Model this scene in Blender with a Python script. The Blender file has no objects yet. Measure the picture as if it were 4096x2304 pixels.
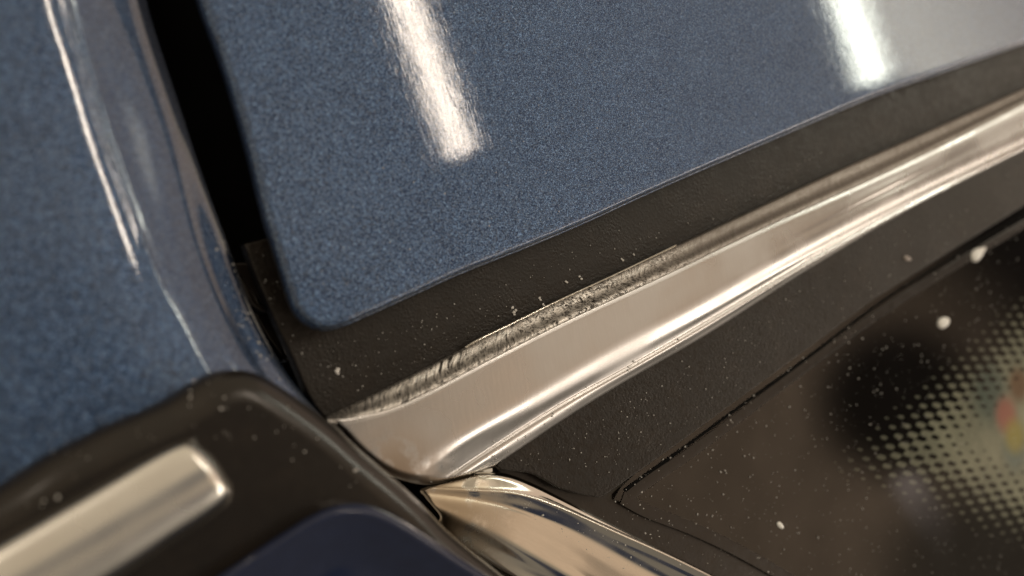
import bpy, bmesh, math, random
import numpy as np
from mathutils import Vector, Matrix, noise as mnoise

random.seed(7); rng = np.random.default_rng(7)
scene = bpy.context.scene
COL = scene.collection

# ------------------------------------------------------------------ camera frame
# The car's flank is the plane z = 0.  The lens looks at it obliquely, the right side farther away.
W, H, F = 4096.0, 2304.0, 4016.0
DIST, TA, TB = 0.157, 0.65, 0.10
w3 = np.array([TA, TB, 1.0]); w3 /= np.linalg.norm(w3)
w1 = np.array([1.0, 0, 0]) - w3[0]*w3; w1 /= np.linalg.norm(w1)
w2 = np.cross(w3, w1)
R = np.array([w1, w2, w3])
CAM = R @ np.array([0, 0, DIST])

def ray(px, py):
    v = np.array([(px-W/2)/F, -(py-H/2)/F, -1.0])
    return R @ v
def P(px, py, h=0.0):
    r = ray(px, py); t = (h-CAM[2])/r[2]
    return CAM + t*r
def refl(px, py, n=(0, 0, 1), h=0.0):
    r = ray(px, py); r /= np.linalg.norm(r); n = np.array(n, float); n /= np.linalg.norm(n)
    return r - 2*r.dot(n)*n

cd = bpy.data.cameras.new('camera'); cam = bpy.data.objects.new('camera', cd); COL.objects.link(cam)
cd.sensor_width = 36; cd.lens = F/W*36; cd.clip_start = 0.005; cd.clip_end = 50
m = Matrix([list(R[0])+[CAM[0]], list(R[1])+[CAM[1]], list(R[2])+[CAM[2]], [0, 0, 0, 1]])
cam.matrix_world = m
cd.dof.use_dof = True; cd.dof.focus_distance = 0.160; cd.dof.aperture_fstop = 12
scene.camera = cam
scene.view_settings.view_transform = 'Standard'; scene.view_settings.look = 'None'
scene.view_settings.exposure = 0.0; scene.view_settings.gamma = 1.0

# ------------------------------------------------------------------ light: warm room tones in the world, ceiling tubes and added lamps
def world():
    w = bpy.data.worlds.new('World'); scene.world = w; w.use_nodes = True
    nt = w.node_tree; N = nt.nodes; L = nt.links; N.clear()
    out = N.new('ShaderNodeOutputWorld'); bg = N.new('ShaderNodeBackground'); L.new(bg.outputs[0], out.inputs[0])
    tc = N.new('ShaderNodeTexCoord')
    nz = N.new('ShaderNodeTexNoise'); nz.inputs['Scale'].default_value = 1.7; nz.inputs['Detail'].default_value = 2.5
    L.new(tc.outputs['Generated'], nz.inputs['Vector'])
    mr = N.new('ShaderNodeMapRange'); mr.interpolation_type = 'SMOOTHSTEP'
    mr.inputs[1].default_value = 0.38; mr.inputs[2].default_value = 0.56
    L.new(nz.outputs['Fac'], mr.inputs[0])
    mx = N.new('ShaderNodeMix'); mx.data_type = 'RGBA'
    mx.inputs[6].default_value = (0.42, 0.335, 0.238, 1); mx.inputs[7].default_value = (0.55, 0.45, 0.325, 1)
    L.new(mr.outputs[0], mx.inputs[0])
    last = mx.outputs[2]
    for d, c0, c1, col in LOBES:
        d = np.array(d)/np.linalg.norm(d)
        vm = N.new('ShaderNodeVectorMath'); vm.operation = 'DOT_PRODUCT'; vm.inputs[1].default_value = tuple(d)
        L.new(tc.outputs['Generated'], vm.inputs[0])
        a = N.new('ShaderNodeMapRange'); a.interpolation_type = 'SMOOTHSTEP'
        a.inputs[1].default_value = math.cos(math.radians(c1)); a.inputs[2].default_value = math.cos(math.radians(c0))
        L.new(vm.outputs['Value'], a.inputs[0])
        mm = N.new('ShaderNodeMix'); mm.data_type = 'RGBA'; mm.inputs[7].default_value = (*col, 1)
        L.new(a.outputs[0], mm.inputs[0]); L.new(last, mm.inputs[6]); last = mm.outputs[2]
    L.new(last, bg.inputs['Color']); bg.inputs['Strength'].default_value = 1.0
LOBES = [  # patches of tone set into the world by direction, to shape reflections
    ((.42, -.95, .08), 38, 72, (0.20, 0.17, 0.135)),       # unlit floor side of the room
    (refl(4190, -170), 7.5, 9.3, (5.5, 5.0, 4.0)),            # brightly lit wall
    ((.90, .40, .05), 20, 34, (.78, .58, .44)),            # lit far end of the room
    (refl(3830, 1230), 5.5, 9.5, (0.035, 0.03, 0.028)),       # dark patch added for the black reflection in the glass
    (refl(650, 2000), 5, 17, (.085, .08, .08)),           # the person holding the lens
    ((.47, -.48, .74), 4.5, 8, (.025, .03, .05)),         # dark patch added for the stripe in the lower chrome
    (refl(2900, 2000), 7, 20, (.68, .485, .33)),          # brown tone added to warm the glass reflection
    (refl(3590, 1600), 2.0, 5.5, (0.035, 0.03, 0.028)),
    *[(refl(3640+i*40, 1950+i*62), .2, 1.1, (1.25, 1.0, .86)) for i in range(5)],          # bright spots added for the soft streak on the glass
    (refl(4000, 2350), 2, 7, (0.20, 0.16, 0.12)),
]
world()

def rl(px, py, n=(0, 0, 1), h=0.0): return (refl(px, py, n, h), P(px, py, h))
def strip_lamp(name, pA, pB, dist, width, radiance, col):
    """a strip lamp between two directions seen mirrored in the flank"""
    (da, oa), (db, ob) = pA, pB; a = oa+da*dist; b = ob+db*dist
    ln = np.linalg.norm(b-a); c = (a+b)/2
    ld = bpy.data.lights.new(name, 'AREA'); ld.shape = 'RECTANGLE'; ld.size = ln; ld.size_y = width
    ld.energy = radiance*math.pi*ln*width; ld.color = col
    x = Vector((b-a)/ln); z = Vector(c/np.linalg.norm(c)); z = (z-x*z.dot(x)).normalized(); y = z.cross(x)
    o = bpy.data.objects.new(name, ld); COL.objects.link(o)
    mm = Matrix((x, y, z)).transposed().to_4x4(); mm.translation = Vector(c); o.matrix_world = mm
    return o
WARM = (1.0, 0.85, 0.70)
def tilted(px, py, deg, p0, p1):
    d = P(*p1)-P(*p0); d = d/np.linalg.norm(d); q = np.array([d[1], -d[0], 0]); a = math.radians(deg)
    return rl(px, py, q*math.sin(a)+np.array([0, 0, math.cos(a)]))
def nx(deg, ny=.1):
    a = math.radians(deg); return (math.sin(a), ny, math.cos(a))
strip_lamp('door_edge_fill', rl(700, -300, nx(-26)), rl(1050, 700, nx(-26)), 2.0, .5, 6, WARM)  # wide area lamp added to brighten the door's left edge
strip_lamp('ridge_highlight_lamp', tilted(1600, 1900, 19, (1856, 1738), (3000, 1091)), tilted(4500, 350, 19, (1856, 1738), (3000, 1091)), 2.2, .13, 13, WARM)  # strip lamp added along the mirror line for the moulding's ridge highlight
strip_lamp('ceiling_tube', rl(1850, 615, h=.0072), rl(1250, -1000, h=.0072), 2.0, 0.044, 36, WARM)
strip_lamp('ceiling_tube', rl(3500, 325, h=.0072), rl(3040, -1000, h=.0072), 2.0, 0.046, 26, (0.97, 1.0, 0.86))

# ------------------------------------------------------------------ node helpers
def mat(name):
    m = bpy.data.materials.new(name); m.use_nodes = True
    nt = m.node_tree; b = nt.nodes['Principled BSDF']
    tc = nt.nodes.new('ShaderNodeTexCoord')
    return m, nt, b, tc.outputs['Object']
def node(nt, t, **kw):
    n = nt.nodes.new('ShaderNode'+t)
    for k, v in kw.items():
        if k in n.inputs: 
            if hasattr(v, 'is_output'): nt.links.new(v, n.inputs[k])
            else: n.inputs[k].default_value = v
        else: setattr(n, k, v)
    return n
def lk(nt, a, b): nt.links.new(a, b)
def math_(nt, op, a, b=0.0, clamp=False):
    n = nt.nodes.new('ShaderNodeMath'); n.operation = op; n.use_clamp = clamp
    for i, v in enumerate((a, b)):
        if hasattr(v, 'is_output'): nt.links.new(v, n.inputs[i])
        else: n.inputs[i].default_value = v
    return n.outputs[0]
def mix_(nt, f, a, b):
    n = nt.nodes.new('ShaderNodeMix'); n.data_type = 'RGBA'
    for i, v in ((0, f), (6, a), (7, b)):
        if hasattr(v, 'is_output'): nt.links.new(v, n.inputs[i])
        elif i == 0: n.inputs[0].default_value = v
        else: n.inputs[i].default_value = (*v, 1)
    return n.outputs[2]
def ramp_(nt, v, a, b, lo=0.0, hi=1.0):
    n = nt.nodes.new('ShaderNodeMapRange'); n.interpolation_type = 'SMOOTHSTEP'
    lk(nt, v, n.inputs[0]); n.inputs[1].default_value = a; n.inputs[2].default_value = b
    n.inputs[3].default_value = lo; n.inputs[4].default_value = hi
    return n.outputs[0]
def noise_(nt, vec, scale, detail=2.0, rough=0.5, dist=0.0):
    n = nt.nodes.new('ShaderNodeTexNoise'); lk(nt, vec, n.inputs['Vector'])
    n.inputs['Scale'].default_value = scale; n.inputs['Detail'].default_value = detail
    n.inputs['Roughness'].default_value = rough; n.inputs['Distortion'].default_value = dist
    return n.outputs['Fac']
def bump_(nt, hgt, dist, strength=1.0, normal=None):
    n = nt.nodes.new('ShaderNodeBump'); lk(nt, hgt, n.inputs['Height'])
    n.inputs['Distance'].default_value = dist; n.inputs['Strength'].default_value = strength
    if normal is not None: lk(nt, normal, n.inputs['Normal'])
    return n.outputs[0]
def along(nt, vec, dirpx, at, sx, sy):
    """rotate object coordinates so x runs along a direction on the flank, then scale"""
    a = P(*at); b = P(at[0]+dirpx[0], at[1]+dirpx[1]); ang = math.atan2(b[1]-a[1], b[0]-a[0])
    r = nt.nodes.new('ShaderNodeMapping'); lk(nt, vec, r.inputs['Vector']); r.vector_type = 'POINT'
    r.inputs['Rotation'].default_value = (0, 0, -ang)
    s = nt.nodes.new('ShaderNodeMapping'); lk(nt, r.outputs[0], s.inputs['Vector'])
    s.inputs['Scale'].default_value = (sx, sy, sx)
    return s.outputs[0]

def mat_paint():
    m, nt, b, co = mat('metallic_blue_paint')
    v1 = node(nt, 'TexVoronoi', Scale=10500.0); lk(nt, co, v1.inputs['Vector'])
    v2 = node(nt, 'TexVoronoi', Scale=6800.0); lk(nt, co, v2.inputs['Vector'])
    geo = nt.nodes.new('ShaderNodeNewGeometry')
    def tilt(v, k, base):
        s = node(nt, 'VectorMath', operation='SUBTRACT'); lk(nt, v.outputs['Color'], s.inputs[0]); s.inputs[1].default_value = (.5, .5, .5)
        q = node(nt, 'VectorMath', operation='SCALE'); lk(nt, s.outputs[0], q.inputs[0]); q.inputs['Scale'].default_value = k
        a = node(nt, 'VectorMath', operation='ADD'); lk(nt, base, a.inputs[0]); lk(nt, q.outputs[0], a.inputs[1])
        return a.outputs[0]
    nn = tilt(v2, 0.30, tilt(v1, 0.55, geo.outputs['Normal']))
    nz = node(nt, 'VectorMath', operation='NORMALIZE'); lk(nt, nn, nz.inputs[0])
    lk(nt, nz.outputs[0], b.inputs['Normal'])
    sep = node(nt, 'SeparateColor'); lk(nt, v1.outputs['Color'], sep.inputs[0])
    sep2 = node(nt, 'SeparateColor'); lk(nt, v2.outputs['Color'], sep2.inputs[0])
    f = math_(nt, 'POWER', sep.outputs[0], 3.2)
    f = math_(nt, 'MULTIPLY', f, math_(nt, 'ADD', math_(nt, 'MULTIPLY', sep2.outputs[1], .9), .35))
    big = ramp_(nt, noise_(nt, co, 120, 3), .35, .7)
    c = mix_(nt, math_(nt, 'ADD', f, math_(nt, 'MULTIPLY', big, .03), True), (0.007, 0.025, 0.076), (0.165, 0.285, 0.50))
    hue = mix_(nt, ramp_(nt, sep.outputs[2], .8, .95), c, (0.13, 0.16, 0.21))
    lk(nt, hue, b.inputs['Base Color'])
    b.inputs['Metallic'].default_value = 0.8; b.inputs['Roughness'].default_value = 0.33
    b.inputs['Coat Weight'].default_value = 1.0; b.inputs['Coat IOR'].default_value = 1.5
    # orange peel and fine wash scratches in the clear coat
    op = noise_(nt, co, 420, 2.0, .5)
    sc1 = noise_(nt, along(nt, co, (120, 380), (1700, 300), 260, 3200), 1.0, 3, .6, 1.2)
    sc2 = noise_(nt, co, 1500, 3, .6)
    bn = bump_(nt, op, 0.000006, 1.0)
    bn = bump_(nt, sc1, 0.0000022, 1.0, bn)
    bn = bump_(nt, sc2, 0.0000022, 1.0, bn)
    lk(nt, bn, b.inputs['Coat Normal'])
    dust = ramp_(nt, noise_(nt, co, 700, 4, .7), .62, .78)
    lk(nt, math_(nt, 'ADD', math_(nt, 'MULTIPLY', dust, .06), .008), b.inputs['Coat Roughness'])
    return m

def mat_chrome(name, base, rough, scratch=1.0, grain_dir=(60, 300), grain_at=(2400, 1400), grime=True, dark=(0.20, 0.13, 0.07), tipat=(1480, 1850), reach=.011):
    m, nt, b, co = mat(name)
    b.inputs['Metallic'].default_value = 1.0
    fine = noise_(nt, along(nt, co, grain_dir, grain_at, 260, 2600), 1.0, 4, .65, .6)
    pit = noise_(nt, co, 900, 4, .6)
    patch = ramp_(nt, noise_(nt, co, 70, 3, .5), .35, .7)
    c = mix_(nt, ramp_(nt, fine, .35, .75), tuple(x*.94 for x in base), base)
    c = mix_(nt, math_(nt, 'MULTIPLY', patch, .35), c, tuple(x*.82 for x in base))
    if grime:
        # brown tarnish that has gathered at the left tip
        tip = P(*tipat)
        d = node(nt, 'VectorMath', operation='DISTANCE'); lk(nt, co, d.inputs[0]); d.inputs[1].default_value = tuple(tip)
        gz = math_(nt, 'MULTIPLY', ramp_(nt, d.outputs['Value'], 0.0025, reach, 1, 0), ramp_(nt, noise_(nt, co, 260, 4, .6), .30, .52))
        c = mix_(nt, math_(nt, 'MULTIPLY', gz, .75), c, dark)
        pits = node(nt, 'TexVoronoi', Scale=330.0); lk(nt, co, pits.inputs['Vector'])
        pm = ramp_(nt, pits.outputs['Distance'], 0.05, 0.09, 1, 0)
        sp = node(nt, 'SeparateColor'); lk(nt, pits.outputs['Color'], sp.inputs[0])
        pm = math_(nt, 'MULTIPLY', pm, ramp_(nt, sp.outputs[0], .9, .93))
        c = mix_(nt, pm, c, (0.10, 0.06, 0.04))
        r = math_(nt, 'ADD', math_(nt, 'MULTIPLY', gz, .35), math_(nt, 'ADD', math_(nt, 'MULTIPLY', patch, .12), rough))
    else:
        r = math_(nt, 'ADD', math_(nt, 'MULTIPLY', patch, .08), rough)
    lk(nt, c, b.inputs['Base Color']); lk(nt, r, b.inputs['Roughness'])
    bn = bump_(nt, fine, 0.000012*scratch, 1.0)
    bn = bump_(nt, pit, 0.000006*scratch, 1.0, bn)
    lk(nt, bn, b.inputs['Normal'])
    return m

def mat_brushed():
    """the ground and scratched upper flank of the moulding"""
    m, nt, b, co = mat('scratched_metal')
    s = noise_(nt, along(nt, co, (90, -230), (1900, 1420), 260, 2100), 1.0, 4, .75, 2.2)
    t = noise_(nt, co, 1100, 5, .75, 1.5)
    k = ramp_(nt, noise_(nt, co, 110, 2, .5), .4, .6)
    mixf = nt.nodes.new('ShaderNodeMix'); mixf.data_type = 'FLOAT'
    lk(nt, k, mixf.inputs[0]); lk(nt, s, mixf.inputs[2]); lk(nt, t, mixf.inputs[3])
    f = ramp_(nt, mixf.outputs[0], .38, .60)
    q0 = P(1750, 1530); dd = node(nt, 'VectorMath', operation='DISTANCE'); lk(nt, co, dd.inputs[0]); dd.inputs[1].default_value = tuple(q0)
    worn = ramp_(nt, dd.outputs['Value'], .026, .062, 1, .12)
    lk(nt, mix_(nt, worn, (0.27, 0.245, 0.225), mix_(nt, f, (0.020, 0.016, 0.013), (0.80, 0.77, 0.73))), b.inputs['Base Color'])
    b.inputs['Metallic'].default_value = 0.9
    lk(nt, ramp_(nt, f, 0, 1, .55, .33), b.inputs['Roughness'])
    lk(nt, bump_(nt, mixf.outputs[0], 0.00010, 1.0), b.inputs['Normal'])
    return m

def mat_rubber(name, base=(0.012, 0.0095, 0.0075), grain=1.0, rough=0.42, spec=0.55):
    m, nt, b, co = mat(name)
    v = node(nt, 'TexVoronoi', Scale=2100.0, feature='SMOOTH_F1'); v.inputs['Smoothness'].default_value = .6
    w = node(nt, 'VectorMath', operation='ADD'); nn = node(nt, 'TexNoise', Scale=700.0)
    lk(nt, co, nn.inputs['Vector'])
    sc = node(nt, 'VectorMath', operation='SCALE'); lk(nt, nn.outputs['Color'], sc.inputs[0]); sc.inputs['Scale'].default_value = .0012
    lk(nt, co, w.inputs[0]); lk(nt, sc.outputs[0], w.inputs[1]); lk(nt, w.outputs[0], v.inputs['Vector'])
    n2 = noise_(nt, co, 2200, 3, .6)
    h = math_(nt, 'ADD', v.outputs['Distance'], math_(nt, 'MULTIPLY', n2, .8))
    amp = ramp_(nt, noise_(nt, co, 60, 2), .35, .6, .35, 1.0)
    h = math_(nt, 'MULTIPLY', h, amp)
    lk(nt, bump_(nt, h, 0.00006*grain, 1.0), b.inputs['Normal'])
    dusty = ramp_(nt, noise_(nt, co, 150, 5, .65), .45, .8)
    lk(nt, mix_(nt, math_(nt, 'MULTIPLY', dusty, .25), base, (0.045, 0.033, 0.023)), b.inputs['Base Color'])
    lk(nt, ramp_(nt, noise_(nt, co, 900, 3), .3, .7, rough-.07*min(1, grain+.1), rough+.1*min(1, grain+.1)), b.inputs['Roughness'])
    b.inputs['Specular IOR Level'].default_value = spec
    return m


def mat_gloss(name, base, rough, bump=0.0):
    m, nt, b, co = mat(name)
    if rough > .7: b.inputs['Specular IOR Level'].default_value = 0.05
    n = noise_(nt, co, 500, 4, .6)
    lk(nt, mix_(nt, n, tuple(x*.8 for x in base), tuple(x*1.15 for x in base)), b.inputs['Base Color'])
    lk(nt, ramp_(nt, n, .3, .7, max(0, rough-.03), rough+.05), b.inputs['Roughness'])
    if bump: lk(nt, bump_(nt, noise_(nt, co, 250, 3), bump, 1.0), b.inputs['Normal'])
    return m

# ------------------------------------------------------------------ mesh helpers
def catmull(pts, n, closed=False):
    pts = np.array(pts, float)
    if closed: q = np.vstack([pts[-1], pts, pts[0], pts[1]])
    else: q = np.vstack([2*pts[0]-pts[1], pts, 2*pts[-1]-pts[-2]])
    out = []
    seg = len(q)-3
    for i in range(seg):
        p0, p1, p2, p3 = q[i:i+4]
        t0 = 0.0; e = 0.5
        t1 = t0+max(np.linalg.norm(p1-p0), 1e-9)**e; t2 = t1+max(np.linalg.norm(p2-p1), 1e-9)**e; t3 = t2+max(np.linalg.norm(p3-p2), 1e-9)**e
        for k in range(16):
            t = t1+(t2-t1)*k/16
            a1 = (t1-t)/(t1-t0)*p0+(t-t0)/(t1-t0)*p1; a2 = (t2-t)/(t2-t1)*p1+(t-t1)/(t2-t1)*p2; a3 = (t3-t)/(t3-t2)*p2+(t-t2)/(t3-t2)*p3
            b1 = (t2-t)/(t2-t0)*a1+(t-t0)/(t2-t0)*a2; b2 = (t3-t)/(t3-t1)*a2+(t-t1)/(t3-t1)*a3
            out.append((t2-t)/(t2-t1)*b1+(t-t1)/(t2-t1)*b2)
    if not closed: out.append(q[-2])
    out = np.array(out)
    return resample(out, n, closed)
def resample(c, n, closed=False):
    if closed: c = np.vstack([c, c[0]])
    s = np.concatenate([[0], np.cumsum(np.linalg.norm(np.diff(c, axis=0), axis=1))])
    t = np.linspace(0, s[-1], n+1)[:-1] if closed else np.linspace(0, s[-1], n)
    return np.stack([np.interp(t, s, c[:, k]) for k in range(c.shape[1])], 1)

def link(name, verts, faces, mt, parent=None, smooth=True):
    me = bpy.data.meshes.new(name); me.from_pydata([tuple(v) for v in verts], [], faces)
    me.update()
    if smooth: me.polygons.foreach_set('use_smooth', [True]*len(me.polygons))
    me.materials.append(mt)
    o = bpy.data.objects.new(name, me); COL.objects.link(o)
    if parent is not None: o.parent = parent
    return o
def to3(pts, h): return [P(p[0], p[1], p[2] if len(p) > 2 else h) for p in pts]

def loft(name, strings, mt, parent=None, n=160, k=6, tip=None, tipz=0.0, flip=False, fair=.04, wob=0.0, thick=None, mats=None):
    """skin through lines on the car; every line is [(px, py, height), ...]"""
    Q = np.array([catmull(st, n) for st in strings])              # m, n, (px, py, h)
    if fair:
        # fair the lines: repeated averaging that leaves both ends where they are
        w = int(n*fair)
        for _ in range(3):
            C = np.cumsum(np.concatenate([np.zeros_like(Q[:, :1]), Q], 1), 1); Z = Q.copy()
            for j in range(1, n-1):
                r = min(w, j, n-1-j); Z[:, j] = (C[:, j+r+1]-C[:, j-r])/(2*r+1)
            Q = Z
    if tip is not None:
        for j in range(n):
            t = j/(n-1)
            f = 1.0 if t >= tip else math.sqrt(max(0, 1-(1-t/tip)**2))
            Q[:, j, 2] = np.where(Q[:, j, 2] > tipz, tipz+(Q[:, j, 2]-tipz)*f, Q[:, j, 2])
    S = np.array([[P(*q) for q in row] for row in Q])
    rows = []
    for j in range(n):
        rows.append(catmull_fixed(S[:, j, :], k))
    G = np.array(rows)                                            # n, m', 3
    nn, mm = G.shape[:2]
    V = G.reshape(-1, 3)
    if wob:
        for i in range(len(V)):
            V[i, 2] += wob*mnoise.noise(Vector(V[i])*60)
    faces = []; mi = []
    for i in range(nn-1):
        for j in range(mm-1):
            a = i*mm+j
            faces.append((a, a+1, a+mm+1, a+mm) if flip else (a, a+mm, a+mm+1, a+1))
    o = link(name, V, faces, mt, parent)
    # face the camera side
    me = o.data; up = sum(p.normal.z*p.area for p in me.polygons)
    if up < 0:
        me.flip_normals()
    if thick:
        md = o.modifiers.new('thickness', 'SOLIDIFY'); md.thickness = thick; md.offset = -1
    return o
def catmull_fixed(p, k):
    q = np.vstack([2*p[0]-p[1], p, 2*p[-1]-p[-2]]); out = []
    for i in range(len(q)-3):
        p0, p1, p2, p3 = q[i:i+4]
        d0, d1, d2 = (max(np.linalg.norm(b-a), 1e-7) for a, b in ((p0, p1), (p1, p2), (p2, p3)))
        m1 = d1*((p1-p0)/d0*d1+(p2-p1)/d1*d0)/(d0+d1); m2 = d1*((p2-p1)/d1*d2+(p3-p2)/d2*d1)/(d1+d2)
        for s in range(k):
            t = s/k
            out.append((2*t**3-3*t**2+1)*p1+(t**3-2*t**2+t)*m1+(-2*t**3+3*t**2)*p2+(t**3-t**2)*m2)
    out.append(p[-1]); return np.array(out)
def catmull_old(p, k):
    q = np.vstack([2*p[0]-p[1], p, 2*p[-1]-p[-2]]); out = []
    for i in range(len(q)-3):
        p0, p1, p2, p3 = q[i:i+4]
        for s in range(k):
            t = s/k
            # monotone-ish cardinal spline, low tension
            m1 = .35*(p2-p0); m2 = .35*(p3-p1)
            out.append((2*t**3-3*t**2+1)*p1+(t**3-2*t**2+t)*m1+(-2*t**3+3*t**2)*p2+(t**3-t**2)*m2)
    out.append(p[-1]); return np.array(out)

def slab(name, outline, h, depth, bev, mt, parent=None, n=260, dome=0.0, steps=6, smooth_outline=True, sub=None):
    """a plate with rounded shoulders: outline (photo points) projected at height h-bev"""
    c3 = np.array([P(p[0], p[1], h-bev) for p in outline])[:, :2]
    c = catmull(c3, n, True) if smooth_outline else resample(c3, n, True)
    area = 0.5*np.sum(c[:, 0]*np.roll(c[:, 1], -1)-np.roll(c[:, 0], -1)*c[:, 1])
    if area < 0: c = c[::-1]
    t = np.roll(c, -1, 0)-np.roll(c, 1, 0); t /= np.linalg.norm(t, axis=1)[:, None]+1e-12
    nr = np.stack([-t[:, 1], t[:, 0]], 1)         # inward
    rings = [(0.0, h-depth), (0.0, h-bev)]
    for s in range(1, steps+1):
        a = math.pi/2*s/steps
        rings.append((bev*(1-math.cos(a)), h-bev+bev*math.sin(a)))
    if dome:
        for s in range(1, 9):
            q = s/8; rings.append((bev+dome[0]*q, h+dome[1]*(1-(1-q)**2)))
    rings += [(rings[-1][0]+.00008, rings[-1][1]), (rings[-1][0]+.00016, rings[-1][1])]
    V = []; Fc = []
    for off, z in rings:
        for i in range(n): V.append((c[i, 0]+nr[i, 0]*off, c[i, 1]+nr[i, 1]*off, z))
    for r in range(len(rings)-1):
        for i in range(n):
            a = r*n+i; b2 = r*n+(i+1) % n
            Fc.append((a, b2, b2+n, a+n))
    Fc.append(tuple(range((len(rings)-1)*n, len(rings)*n)))
    Fc.append(tuple(reversed(range(0, n))))
    o = link(name, V, Fc, mt, parent)
    bm = bmesh.new(); bm.from_mesh(o.data)
    big = [f for f in bm.faces if len(f.verts) > 4]
    bmesh.ops.triangulate(bm, faces=big); bm.to_mesh(o.data); bm.free()
    o.data.polygons.foreach_set('use_smooth', [True]*len(o.data.polygons))
    return o

def empty(name, label, cat, group=None):
    o = bpy.data.objects.new(name, None); COL.objects.link(o); o.empty_display_size = .02
    o['label'] = label; o['category'] = cat
    if group: o['group'] = group
    return o

# ------------------------------------------------------------------ materials
PAINT = mat_paint()
CHROME = mat_chrome('dulled_chrome', (0.61, 0.605, 0.60), 0.24, .7, dark=(.25, .15, .065), tipat=(1530, 1890), reach=.0125)
CHROME2 = mat_chrome('polished_chrome', (0.74, 0.72, 0.66), 0.06, .15, (300, 160), (2100, 2100), dark=(.33, .23, .12), tipat=(1760, 2040), reach=.016)
CHROME3 = mat_chrome('satin_chrome', (0.92, 0.91, 0.86), 0.24, .6, (300, -180), (600, 2000), grime=False)
BRUSH = mat_brushed()
RUB = mat_rubber('grained_black_rubber', (0.010, 0.0075, 0.0055), 1.0, .40, .36)
RUB2 = mat_rubber('smooth_black_plastic', (0.012, 0.009, 0.007), .25, .30, .45)
RUB3 = mat_rubber('weathered_black_plastic', (0.012, 0.0095, 0.0075), .08, .24, .5)
FRIT = mat_gloss('black_ceramic_print', (0.006, 0.005, 0.0045), .06)
SHADED_BLUE = mat_gloss('shaded_blue_gloss', (.015, .023, .058), .12)  # the blue paint again, its darkening by dark reflections put into the colour
EDGE = mat_gloss('moulded_edge', (.012, .010, .009), .22)
BLACK = mat_gloss('black_channel_seam_shade', (0.004, 0.004, 0.004), .8)  # near-black of the gap channel; on the seam ribbon it paints shade

# ------------------------------------------------------------------ the car
car = empty('car', 'blue metallic car seen close at its door edge, chrome window moulding and glass corner', 'car')

# body panel left of the gap
def tp(pts, h0, h1, dx=0, dy=0):
    n_ = len(pts)-1
    return [(x+dx, y+dy, h0+(h1-h0)*i/n_) for i, (x, y) in enumerate(pts)]
def sh(pts, dx, dy, h): return [(x+dx, y+dy, h) for x, y in pts]
S2 = [(150, -420), (180, -250), (212, 0), (295, 222), (374, 525), (461, 763), (541, 986), (617, 1190), (715, 1383), (835, 1560), (980, 1720), (1150, 1900)]
S3 = [(235, -420), (262, -250), (300, 30), (358, 270), (437, 525), (509, 715), (570, 890), (690, 1140), (800, 1360), (905, 1540), (1040, 1700), (1200, 1880)]
S4 = [(480, -420), (500, -250), (535, 21), (595, 197), (655, 398), (706, 556), (753, 774), (805, 980), (880, 1180), (975, 1380), (1090, 1560), (1240, 1740)]
S5 = [(505, -420), (535, -250), (575, 0), (633, 180), (702, 385), (770, 599), (834, 791), (903, 966), (963, 1150), (1037, 1318), (1130, 1490), (1306, 1690)]
body = loft('body_panel', [
    [(-2600, -700, .0100), (-2600, 1000, .0100), (-2600, 2600, .0100)],
    [(-900, -600, .0110), (-900, 800, .0110), (-900, 2300, .0110)],
    sh(S2, -420, 30, .01085), sh(S2, -200, 14, .0106), sh(S2, -90, 5, .01035), sh(S2, -30, 0, .01010), sh(S2, 10, 0, .00988), sh(S2, 45, 0, .00962),
    sh(S3, -22, 0, .00930), sh(S3, 6, 0, .00890), tp(S3, .0082, .0084, 40, 0),
    tp(S4, .0046, .0080, -70, 0), tp(S4, .0031, .0068, -16, 0), tp(S4, .0022, .0060, 6, 0),
    tp(S5, -.0002, .0042, -14, 0), tp(S5, -.0018, .0028), tp(S5, -.008, -.004, 4, 0), sh(S5, 10, 0, -.03)], PAINT, car, n=520, k=8, fair=.05)

# door panel
DOOR = [(700, -420), (744, -200), (790, 0), (890, 278), (994, 636), (1049, 859), (1097, 1018), (1137, 1145), (1163, 1225),
        (1196, 1277), (1232, 1305), (1285, 1319), (1352, 1308), (1463, 1262), (1606, 1198), (1829, 1097), (2115, 983), (2353, 882), (2576, 779),
        (2798, 681), (3180, 517), (3498, 382), (3816, 270), (4096, 172), (4700, -40), (5600, -420), (5400, -1500), (3000, -1500), (900, -1500), (560, -1000)]
door = slab('door_panel', DOOR, .0068, .0020, .0012, PAINT, car, n=900, steps=12)
hem = slab('door_hem', [(x+2, y+6) for x, y in DOOR], .0050, .0010, .0004, PAINT, car, n=700)

# channel behind the gap
slab('gap_channel', [(300, -700), (300, 500), (650, 1300), (1000, 1800), (1500, 2100), (2100, 2400), (2400, 2300), (1700, 1700), (1300, 1300), (1400, 0), (1300, -700)],
     -.022, .004, .0005, BLACK, car, n=80)
slab('channel_clip', [(925, 1065), (995, 1058), (1040, 1150), (1070, 1250), (1010, 1230), (965, 1150)], -.004, .003, .0004, RUB2, car, n=60)
slab('channel_clip', [(985, 1190), (1050, 1170), (1110, 1330), (1150, 1450), (1080, 1370), (1020, 1270)], -.007, .003, .0004, RUB2, car, n=60)

# belt seal under the door edge
seal = slab('belt_seal', [(978, 978), (1010, 1072), (1060, 1190), (1115, 1318), (1165, 1425), (1222, 1560), (1262, 1630), (1297, 1672),
    (1360, 1690), (1500, 1640), (1900, 1440), (2500, 1140), (3100, 860), (4000, 460), (4800, 120), (4800, -100), (3900, 150), (2500, 720), (1500, 1120), (1330, 1060), (1073, 954)],
    .0006, .002, .0003, RUB, car, n=600, smooth_outline=False)

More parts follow.
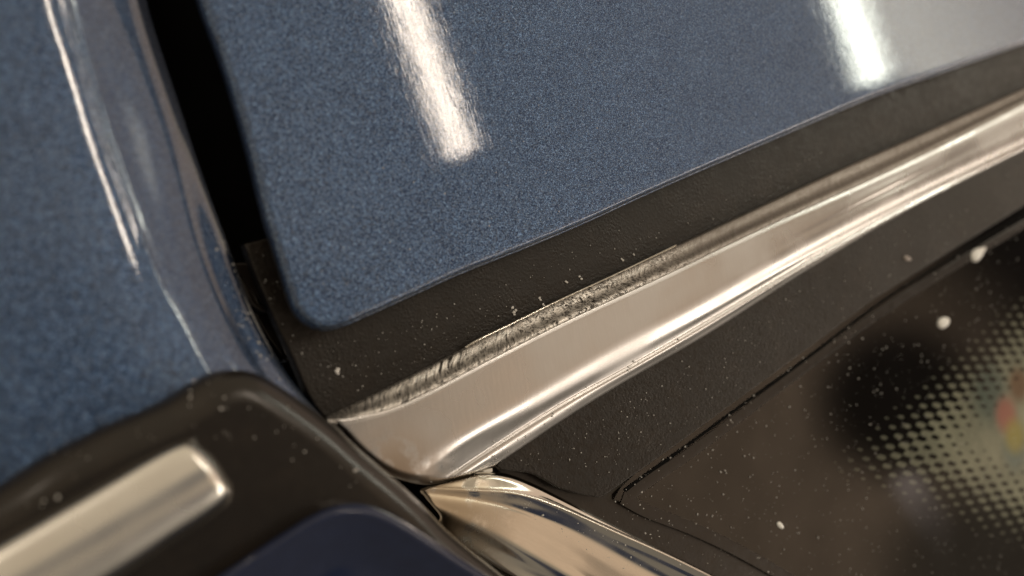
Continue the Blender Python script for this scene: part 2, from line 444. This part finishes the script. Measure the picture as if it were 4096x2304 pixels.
# chrome belt moulding
T0 = [(1307, 1668), (1431, 1610), (1590, 1532), (1860, 1392), (1900, 1367), (2051, 1294), (2210, 1215), (2459, 1100), (2703, 983), (3000, 846), (3342, 684), (3642, 556), (4096, 352), (4700, 80)]
T1 = [(1312, 1679), (1483, 1676), (1685, 1574), (1941, 1440), (2055, 1380), (2210, 1302), (2366, 1224), (2521, 1158), (2700, 1076), (3000, 928), (3428, 738), (3813, 556), (4096, 410), (4700, 120)]
RG = [(1540, 1892), (1640, 1876), (1720, 1832), (1856, 1738), (2000, 1668), (2214, 1544), (2428, 1415), (2642, 1304), (2856, 1193), (3000, 1091), (3300, 937), (3642, 765), (3942, 624), (4096, 552), (4700, 260)]
GR = [(1800, 1925), (1880, 1830), (2000, 1760), (2278, 1590), (2453, 1501), (2680, 1370), (2898, 1244), (3027, 1165), (3385, 952), (3642, 815), (4096, 580), (4700, 285)]
BT = [(1988, 1867), (2030, 1835), (2128, 1761), (2171, 1735), (2428, 1569), (2856, 1325), (3085, 1172), (3642, 834), (4096, 603), (4700, 300)]
MID = [(1400, 1775), (1520, 1770), (1720, 1700), (2000, 1545), (2400, 1330), (2900, 1070), (3400, 830), (4096, 475), (4700, 185)]
def hh(pts, h, dx=0, dy=0): return [(x+dx, y+dy, h) for x, y in pts]
def cap(c, path, h0, h1, dx=0, dy=0, skip=1):
    q = tp(path, h0, h1, dx, dy)[skip:]
    return [(c[0], c[1], h0)]+q
RG = [(1540, 1892), (1700, 1850), (1856, 1738), (2000, 1668), (2214, 1544), (2428, 1415), (2642, 1304), (2856, 1193), (3000, 1091+12), (3300, 937+5), (3642, 765), (3942, 624), (4096, 552), (4700, 260)]
GR = [(1770, 1930), (1890, 1838), (2000, 1768), (2278, 1590), (2453, 1501), (2680, 1370), (2898, 1244), (3027, 1165), (3385, 952), (3642, 815), (4096, 580), (4700, 285)]
mould = loft('belt_moulding', [cap((1302, 1665), T1, .0040, .0040, 0, 4), cap((1306, 1672), T1, .0046, .0046, 0, 10), cap((1318, 1692), T1, .00468, .00468, 0, 21), cap((1342, 1716), T1, .00468, .00468, 2, 36),
    cap((1400, 1781), MID, .0046, .0046), cap((1480, 1852), RG, .00455, .00455, -12, -50), cap((1550, 1897), RG, .00448, .00448, -4, -22), cap((1605, 1919), RG, .0043, .0043, 0, 0),
    cap((1650, 1932), RG, .0040, .0040, 5, 20), cap((1690, 1938), RG, .0035, .0038, 10, 40), cap((1725, 1938), GR, .0024, .0036, -5, -10), cap((1755, 1934), GR, .0022, .0034), cap((1785, 1928), GR, .0023, .0035, 4, 8),
    cap((1900, 1894), BT, .0016, .0026, -10, -10), cap((1960, 1875), BT, .0011, .0018, 0, -2), hh(BT, .0002, 0, 0), hh(BT, -.002, 0, 0)],
    CHROME, car, n=520, k=6, tip=.014)
loft('moulding_flank', [hh(T0, .0004, 0, -2), hh(T0, .0019), hh(T0, .0023, 0, 5), hh([( (a[0]+b[0])/2, (a[1]+b[1])/2) for a, b in zip(
    [tuple(p) for p in resample(np.array(T0, float), 12)], [tuple(p) for p in resample(np.array(T1, float), 12)])], .0030), hh(T1, .0045, 0, 7), hh(T1, .0044, 0, 15)],
    BRUSH, mould, n=420, k=5)

# lower seal between moulding and glass
slab('glass_seal', [(1985, 1862), (2003, 1880), (2067, 1886), (2110, 1890), (2147, 1904), (2226, 1950), (2306, 1975), (2401, 1991),
    (2457, 1954), (2703, 1779), (2950, 1598), (3180, 1431), (3498, 1193), (3816, 994), (4096, 822), (4800, 400), (4800, 250), (3600, 800), (2900, 1240), (2150, 1700)],
    .0013, .0009, .00025, RUB, car, n=500, smooth_outline=False)

# quarter window
win = bpy.data.objects.new('quarter_window', None); COL.objects.link(win); win.parent = car
GLASS_OUT = [(2452, 1998), (2452, 1976), (2600, 1835), (3050, 1465), (3450, 1175), (3780, 965), (4060, 800), (4800, 380), (5600, 1200), (5200, 2900), (3800, 2800), (3130, 2304), (2900, 2180), (2700, 2085), (2480, 2008)]

def mat_frit_sheet():
    m, nt, b, co = mat('black_ceramic_halftone')
    o0 = P(3750, 1750); a = P(3803, 1745)-o0; bb = P(3772, 1785)-o0
    M = np.array([[a[0], bb[0]], [a[1], bb[1]]]); I = np.linalg.inv(M)
    sx = node(nt, 'SeparateXYZ'); lk(nt, co, sx.inputs[0])
    def lin(cx, cy, c0): 
        return math_(nt, 'ADD', math_(nt, 'ADD', math_(nt, 'MULTIPLY', sx.outputs[0], cx), math_(nt, 'MULTIPLY', sx.outputs[1], cy)), c0)
    tp = 2*math.pi
    u = lin(I[0, 0]*tp, I[0, 1]*tp, -tp*(I[0, 0]*o0[0]+I[0, 1]*o0[1])); v = lin(I[1, 0]*tp, I[1, 1]*tp, -tp*(I[1, 0]*o0[0]+I[1, 1]*o0[1]))
    h = math_(nt, 'MULTIPLY', math_(nt, 'ADD', math_(nt, 'COSINE', u), math_(nt, 'COSINE', v)), .5)
    def half(p, q):      # signed distance to a line, positive on the clear side
        A = P(*p)[:2]; B = P(*q)[:2]; d = (B-A)/np.linalg.norm(B-A); n = np.array([-d[1], d[0]])
        C = P(4050, 1800)[:2]
        if np.dot(C-A, n) < 0: n = -n
        return lin(n[0], n[1], -float(np.dot(n, A)))
    s1 = half((3660, 1750), (4096, 1330)); s2 = half((3690, 1872), (4096, 2048))
    sm = nt.nodes.new('ShaderNodeMath'); sm.operation = 'SMOOTH_MIN'; lk(nt, s1, sm.inputs[0]); lk(nt, s2, sm.inputs[1]); sm.inputs[2].default_value = .0035
    cell = np.linalg.norm(a)
    t = nt.nodes.new('ShaderNodeMapRange'); lk(nt, sm.outputs[0], t.inputs[0]); t.inputs[1].default_value = -2.1*cell; t.inputs[2].default_value = 2.4*cell
    t.inputs[3].default_value = -1.08; t.inputs[4].default_value = 1.08
    mask = ramp_(nt, math_(nt, 'SUBTRACT', h, t.outputs[0]), -.05, .05)
    tr = nt.nodes.new('ShaderNodeBsdfTransparent'); ms = nt.nodes.new('ShaderNodeMixShader')
    b.inputs['Base Color'].default_value = (.006, .0045, .0035, 1); b.inputs['Roughness'].default_value = .5; b.inputs['Specular IOR Level'].default_value = 0
    lk(nt, mask, ms.inputs[0]); lk(nt, tr.outputs[0], ms.inputs[1]); lk(nt, b.outputs[0], ms.inputs[2])
    lk(nt, ms.outputs[0], nt.nodes['Material Output'].inputs[0])
    return m
def mat_glass():
    m, nt, b, co = mat('window_glass')
    gl = nt.nodes.new('ShaderNodeBsdfGlossy'); gl.inputs['Roughness'].default_value = .03
    tr = nt.nodes.new('ShaderNodeBsdfTransparent'); tr.inputs[0].default_value = (.94, .96, .93, 1)
    fr = nt.nodes.new('ShaderNodeFresnel'); fr.inputs[0].default_value = 1.52
    ms = nt.nodes.new('ShaderNodeMixShader')
    film = ramp_(nt, noise_(nt, co, 45, 4, .6), .3, .8, .02, .05)
    geo = nt.nodes.new('ShaderNodeNewGeometry')
    lk(nt, math_(nt, 'MULTIPLY', math_(nt, 'ADD', fr.outputs[0], film), math_(nt, 'SUBTRACT', 1.0, geo.outputs['Backfacing'])), ms.inputs[0]); lk(nt, tr.outputs[0], ms.inputs[1]); lk(nt, gl.outputs[0], ms.inputs[2])
    lk(nt, ms.outputs[0], nt.nodes['Material Output'].inputs[0])
    return m
pane = slab('pane', GLASS_OUT, 0.0, .0002, .00008, mat_glass(), win, n=300, smooth_outline=False)
def flat(name, outline, z, mt, parent):
    V = [P(x, y, z) for x, y in outline]
    o = link(name, V, [tuple(range(len(V)))], mt, parent, False)
    if o.data.polygons[0].normal.z < 0: o.data.flip_normals()
    return o
flat('printed_border', GLASS_OUT, -.00045, mat_frit_sheet(), win)
def mat_trim():
    m, nt, b, co = mat('interior_trim')
    sp = P(4040, 1640, -.007)
    c = mix_(nt, ramp_(nt, noise_(nt, co, 55, 4, .6), .35, .7), (.21, .205, .17), (.42, .40, .33))
    c = mix_(nt, ramp_(nt, noise_(nt, co, 500, 3, .6), .4, .8), c, (.34, .33, .27))
    for (x, y, r0, r1, col) in ((3960, 1570, .003, .011, (.05, .09, .09)), (4075, 1540, .002, .006, (.17, .06, .02)), (4060, 1800, .001, .007, (.12, .17, .20)), (4025, 1660, .0018, .0062, (.46, .13, .11)), (4060, 1745, .0016, .0060, (.42, .33, .07))):
        p = P(x, y, -.007)
        d = node(nt, 'VectorMath', operation='DISTANCE'); lk(nt, co, d.inputs[0]); d.inputs[1].default_value = tuple(p)
        c = mix_(nt, ramp_(nt, d.outputs['Value'], r0, r1, .85, 0), c, col)
    lk(nt, c, b.inputs['Base Color']); b.inputs['Roughness'].default_value = .8
    return m
flat('interior_trim', [(3300, 1100), (4900, 600), (5600, 1300), (5200, 2900), (3700, 2700), (3200, 2000)], -.007, mat_trim(), car)
# rubber bead moulded along the two glass edges
def bead(name, pts, w, hgt, mt, parent, z=.0001):
    c = catmull([P(x, y, z) for x, y in pts], 160)[:, :2]
    t = np.gradient(c, axis=0); t /= np.linalg.norm(t, axis=1)[:, None]; nr = np.stack([-t[:, 1], t[:, 0]], 1)
    V = []; Fc = []; K = 9
    for i in range(len(c)):
        for j in range(K):
            q = -1+2*j/(K-1); V.append((*(c[i]+nr[i]*q*w/2), z+hgt*(1-q*q)))
    for i in range(len(c)-1):
        for j in range(K-1):
            a = i*K+j; Fc.append((a, a+1, a+K+1, a+K))
    o = link(name, V, Fc, mt, parent)
    if sum(p.normal.z for p in o.data.polygons) < 0: o.data.flip_normals()
    return o
bead('moulding_lip', [(x, y-1) for x, y in T0[3:9]], .00042, .00022, CHROME2, mould, .0019)
bead('seam_shade', [(x+22, y+8) for x, y in [(2474, 1955), (2560, 1892), (2712, 1784), (2958, 1604), (3187, 1438), (3505, 1199), (3822, 1001), (4100, 830), (4800, 418)]], .0006, 0.0, BLACK, win, .00006)  # flat black ribbon standing in for the shade along the seam
bead('glass_bead', [(x+30, y+22) for x, y in [(2485, 1966), (2560, 1907), (2725, 1795), (3150, 1478), (3500, 1222), (3816, 1023), (4096, 857), (4800, 445)]], .0020, .00005, EDGE, win)
bead('glass_bead', [(2490, 1990), (2580, 2040), (2760, 2110), (2930, 2190), (3180, 2330), (3500, 2520)], .0022, .00004, EDGE, win)
slab('lower_glass_seal', [(1990, 1850), (2200, 1830), (2420, 1800), (2640, 1800), (2950, 1980), (3250, 2150), (3500, 2300), (3500, 2800), (3000, 2600), (2700, 2350), (2500, 2200), (2250, 2090), (2000, 1960)],
     -.0006, .002, .0003, RUB2, car, n=400, smooth_outline=False)

# lower chrome moulding
C0 = [(1700, 1948), (1790, 1925), (1883, 1893), (1973, 1878), (2054, 1896), (2155, 1944), (2306, 2020), (2458, 2098), (2609, 2174), (2811, 2285), (3200, 2500)]
C2 = [(1690, 1960), (1780, 1965), (1903, 1963), (2054, 1970), (2206, 2017), (2306, 2060), (2458, 2130), (2609, 2196), (2760, 2267), (3120, 2450)]
C3 = [(1695, 1966), (1800, 1975), (1953, 1988), (2105, 2030), (2256, 2082), (2407, 2145), (2560, 2220), (2700, 2290), (3040, 2460)]
C4 = [(1705, 1980), (1850, 2000), (2000, 2030), (2130, 2075), (2256, 2140), (2357, 2205), (2483, 2290), (2900, 2540)]
C5 = [(1735, 2030), (1840, 2070), (1950, 2125), (2105, 2220), (2256, 2304), (2700, 2560)]
C6 = [(1746, 2095), (1775, 2140), (1802, 2176), (1903, 2250), (1994, 2304), (2400, 2560)]
loft('lower_moulding', [cap((1800, 1928), C0, -.003, -.003), cap((1796, 1930), C0, .0004, .0002, 0, 3), cap((1770, 1936), C0, .0014, .0012, -2, 12), cap((1740, 1942), C0, .0020, .0013, -4, 24, 2), cap((1715, 1947), C2, .0024, .0018, 0, -12, 2),
    cap((1700, 1951), C2, .0026, .0023, 0, 0, 2), cap((1688, 1956), C2, .0026, .0021, 0, 9, 2), cap((1680, 1962), C3, .0026, .0015, 0, 0, 2), cap((1684, 1970), C3, .0026, .0012, -6, 16, 2),
    cap((1694, 1980), C4, .0027, .0013, 0, 0, 1), cap((1708, 1998), C4, .0028, .0018, -25, 45, 1), cap((1735, 2030), C5, .0027, .0024), cap((1750, 2048), C5, .0020, .0022, -20, 28), cap((1760, 2066), C6, .0008, .0010, 8, -12), cap((1752, 2090), C6, -.0002, -.0002), cap((1748, 2096), C6, -.006, -.006)],
    CHROME2, car, n=360, k=7, tip=.02)

# black rail base in the lower left with its chrome bar
TRIM = [(-900, 2420), (-300, 2080), (0, 1932), (159, 1829), (397, 1709), (636, 1606), (763, 1530), (850, 1490), (940, 1478), (1010, 1490), (1081, 1526), (1176, 1588), (1306, 1684), (1431, 1795),
        (1590, 1930), (1680, 2015), (1760, 2100), (1850, 2178), (2003, 2300), (2300, 2560), (2300, 3200), (-900, 3200)]
rail = slab('rail_base', TRIM, .0150, .02, .0040, RUB3, car, n=600, steps=12)
def bar_line(dx, dy, pts, h): return [(x+dx, y+dy, h) for x, y in pts]
B0 = [(790, 1757), (725, 1768), (600, 1833), (477, 1905), (240, 2042), (0, 2180), (-350, 2380), (-700, 2580)]
B1 = [(850, 1822), (780, 1850), (650, 1925), (500, 2010), (240, 2165), (0, 2300), (-350, 2500), (-700, 2700)]
B2 = [(905, 1896), (840, 1945), (700, 2035), (540, 2130), (300, 2270), (60, 2410), (-300, 2610), (-650, 2800)]
B3 = [(938, 1956), (890, 2010), (760, 2085), (600, 2190), (420, 2300), (150, 2460), (-200, 2660), (-600, 2880)]
B4 = [(930, 2004), (870, 2058), (720, 2152), (560, 2258), (477, 2310), (250, 2455), (-100, 2690), (-550, 2960)]
loft('rail_inlay', [bar_line(0, -6, B0, .0140), bar_line(0, -2, B0, .0160), bar_line(2, 14, B0, .0174), B1 and bar_line(0, 0, B1, .0184), bar_line(0, 0, B2, .0184), bar_line(-4, -6, B3, .0176),
    bar_line(0, -6, B4, .0160), bar_line(2, 4, B4, .0138)], CHROME3, rail, n=220, k=6, tipz=.0142, tip=.035)
LP0 = [(500, 2640), (700, 2425), (880, 2300), (1018, 2205), (1192, 2093), (1310, 2015), (1392, 1990), (1480, 2003), (1590, 2062), (1781, 2190), (1960, 2304), (2300, 2540), (2600, 2800)]
cx0 = (1400, 3000)
def toward(f, h): return [(x+(cx0[0]-x)*f, y+(cx0[1]-y)*f, h) for x, y in LP0]
loft('lower_body_panel', [toward(-.004, .0120), toward(0, .0160), toward(.010, .0180), toward(.03, .0186), toward(.08, .0180), toward(.25, .0156), toward(.6, .0151)], SHADED_BLUE, car, n=260, k=6)
# ------------------------------------------------------------------ dirt
def mat_white(name, base, rough=.6):
    m, nt, b, co = mat(name); b.inputs['Base Color'].default_value = (*base, 1); b.inputs['Roughness'].default_value = rough
    return m
SPECK = mat_white('pale_dust', (.50, .50, .49)); MILK = mat_white('milky_white_drop', (.80, .82, .80), .2)
ICO = None
def ico():
    bm = bmesh.new(); bmesh.ops.create_icosphere(bm, subdivisions=1, radius=1); V = np.array([v.co[:] for v in bm.verts]); Fa = [tuple(v.index for v in f.verts) for f in bm.faces]; bm.free(); return V, Fa
IV, IF = ico()
def inside(p, poly):
    x, y = p; c = False; j = len(poly)-1
    for i in range(len(poly)):
        xi, yi = poly[i][:2]; xj, yj = poly[j][:2]
        if (yi > y) != (yj > y) and x < (xj-xi)*(y-yi)/(yj-yi)+xi: c = not c
        j = i
    return c
from mathutils.bvhtree import BVHTree
def tree_of(o): return BVHTree.FromPolygons([v.co for v in o.data.vertices], [tuple(p.vertices) for p in o.data.polygons])
def scatter(name, poly, z, count, rmin, rmax, label, dens=None):
    V = []; Fa = []
    xs = [p[0] for p in poly]; ys = [p[1] for p in poly]; k = 0; tries = 0
    while k < count and tries < count*60:
        tries += 1
        x = random.uniform(min(xs), max(xs)); y = random.uniform(min(ys), max(ys))
        if not inside((x, y), poly): continue
        if dens and random.random() > dens(x, y): continue
        if isinstance(z, BVHTree):
            hit = z.ray_cast(Vector(CAM), Vector(ray(x, y)).normalized())
            if hit[0] is None: continue
            c = np.array(hit[0])
        else: c = P(x, y, z)
        r = rmin+(rmax-rmin)*random.random()**3.5
        e = random.uniform(1, 1.8); a = random.uniform(0, 3.14)
        q = IV*np.array([r*e, r, r*.6])*(1+.3*rng.standard_normal((len(IV), 1))*.6)
        q = np.stack([q[:, 0]*math.cos(a)-q[:, 1]*math.sin(a), q[:, 0]*math.sin(a)+q[:, 1]*math.cos(a), q[:, 2]+r*.3], 1)+c
        b0 = len(V); V.extend(q); Fa.extend([tuple(i+b0 for i in f) for f in IF]); k += 1
    o = link(name, V, Fa, SPECK, None); o['kind'] = 'stuff'; o['label'] = label; o['category'] = 'dust'
    return o
scatter('dust', [(2400, 2060), (2500, 1930), (3100, 1510), (3600, 1150), (4200, 800), (4300, 2500), (3300, 2500), (2800, 2250)], .0001, 1500, .00004, .00016, 'pale dust grains spread over the black window glass')
scatter('dust', [(2060, 1860), (2160, 1780), (2900, 1340), (3500, 960), (4100, 650), (4100, 780), (3100, 1460), (2450, 1930), (2350, 1960)], .0014, 420, .00003, .00013, 'pale dust grains on the grained black seal below the chrome moulding')
scatter('dust', [(1000, 1000), (1080, 1010), (1200, 1370), (1450, 1360), (2500, 900), (3300, 600), (3300, 690), (2400, 1080), (1800, 1380), (1330, 1640), (1150, 1370)], .00065, 260, .00003, .00013, 'pale dust grains on the black seal under the door edge')
scatter('dust', [(1690, 1930), (1850, 1840), (2500, 1450), (2950, 1200), (2960, 1240), (2300, 1640), (2000, 1840), (1800, 1925)], tree_of(mould), 90, .00004, .00019, 'pale grit stuck to the lower slope of the chrome moulding')
scatter('dust', [(1120, 800), (2400, 300), (2700, 650), (1500, 1200), (1270, 1260), (1180, 1180)], tree_of(door), 70, .00003, .00010, 'fine dust on the blue door panel')
scatter('dust', [(850, 900), (900, 960), (1030, 1310), (1160, 1560), (1080, 1520), (980, 1350), (900, 1200), (860, 1050)], tree_of(body), 70, .00005, .00019, 'pale grit along the rounded edge of the left body panel')
scatter('dust', [(100, 1850), (700, 1560), (900, 1500), (1200, 1640), (1500, 1900), (1400, 1960), (1000, 1800), (700, 1720), (100, 2080)], tree_of(rail), 45, .00005, .00022, 'pale grit on the black rail base beside its metal inlay')
scatter('dust', [(1900, 1930), (2150, 1960), (2800, 2290), (2500, 2290), (2100, 2060)], tree_of(bpy.data.objects['lower_moulding']), 60, .00004, .00016, 'pale grit on the chrome moulding at the bottom edge')

def drop(name, px, py, z, L, Wd, ang, taper, label, cat, mt=None, group=None):
    bm = bmesh.new(); bmesh.ops.create_uvsphere(bm, u_segments=20, v_segments=12, radius=1)
    c = P(px, py, z); b = P(px+math.cos(ang)*20, py-math.sin(ang)*20, z); d = (b-c)[:2]; d /= np.linalg.norm(d)
    for v in bm.verts:
        x, y, zz = v.co; f = 1-taper*(x+1)/2
        x *= L; y *= Wd*f; zz = max(zz, -.2)*Wd*.55*f
        v.co = Vector((d[0]*x-d[1]*y, d[1]*x+d[0]*y, zz))
    me = bpy.data.meshes.new(name); bm.to_mesh(me); bm.free(); me.materials.append(mt or MILK)
    me.polygons.foreach_set('use_smooth', [True]*len(me.polygons))
    o = bpy.data.objects.new(name, me); COL.objects.link(o); o.location = c
    o['label'] = label; o['category'] = cat
    if group: o['group'] = group
    return o
G = 'milky drops on the window glass'
drop('water_drop', 3915, 1012, .0001, .0034, .0020, math.radians(38), .8, 'largest milky white drop, tapering upwards, on the glass at the right edge', 'drop', group=G)
drop('water_drop', 3775, 1290, .0001, .0022, .0014, math.radians(25), .3, 'oval milky white drop on black glass above the dotted print', 'drop', group=G)
drop('water_drop', 3122, 2102, .0001, .0010, .0006, math.radians(-40), .3, 'small white drop alone on the dark glass near the bottom', 'drop', group=G)
drop('water_drop', 3630, 1034, .0014, .0013, .0007, math.radians(-15), .4, 'dull grey drop on the black seal next to the glass edge', 'drop', mat_white('greyish_drop', (.28, .25, .23), .3))
fk = mat_white('white_fleck', (.75, .74, .72))
def fleck(spec, label, z=.0007):
    V = []; Fa = []
    x0, y0 = spec[0][:2]; c0 = P(x0, y0, z)
    for x, y, r in spec:
        c = P(x, y, z); r *= 1.25; q = IV*np.array([r, r*.8, r*.5])*(1+.25*rng.standard_normal((len(IV), 1))) + (c-c0)
        b0 = len(V); V.extend(q); Fa.extend([tuple(i+b0 for i in f) for f in IF])
    o = link('paint_fleck', V, Fa, fk, None); o.location = c0; o['label'] = label; o['category'] = 'fleck'; o['group'] = 'white flecks on the upper seal'
fleck([(1346, 1486, .0003), (1352, 1476, .0003), (1350, 1494, .00025)], 'largest white fleck on the black seal below the rounded door corner')
fleck([(2050, 1232, .00022), (2056, 1250, .00028), (2062, 1242, .00026), (2058, 1258, .0002)], 'cluster of white flecks beside the shiny edge of the moulding')
fleck([(2158, 1193, .00020), (2162, 1200, .0002)], 'upper white fleck of the pair close to the moulding edge')
fleck([(2172, 1218, .0002), (2177, 1224, .00018)], 'white fleck touching the bright edge of the moulding')
fleck([(2263, 1126, .0002), (2268, 1129, .00018)], 'small white fleck left of the yellowish one')
fleck([(2318, 1106, .00018), (2325, 1116, .00022)], 'yellowish fleck on the seal under the door edge')
fleck([(2486, 1036, .0002), (2492, 1042, .00018)], 'white fleck farthest right but one on the upper seal')
fleck([(2534, 1018, .00018), (2537, 1021, .00015)], 'small white fleck farthest right on the upper seal')
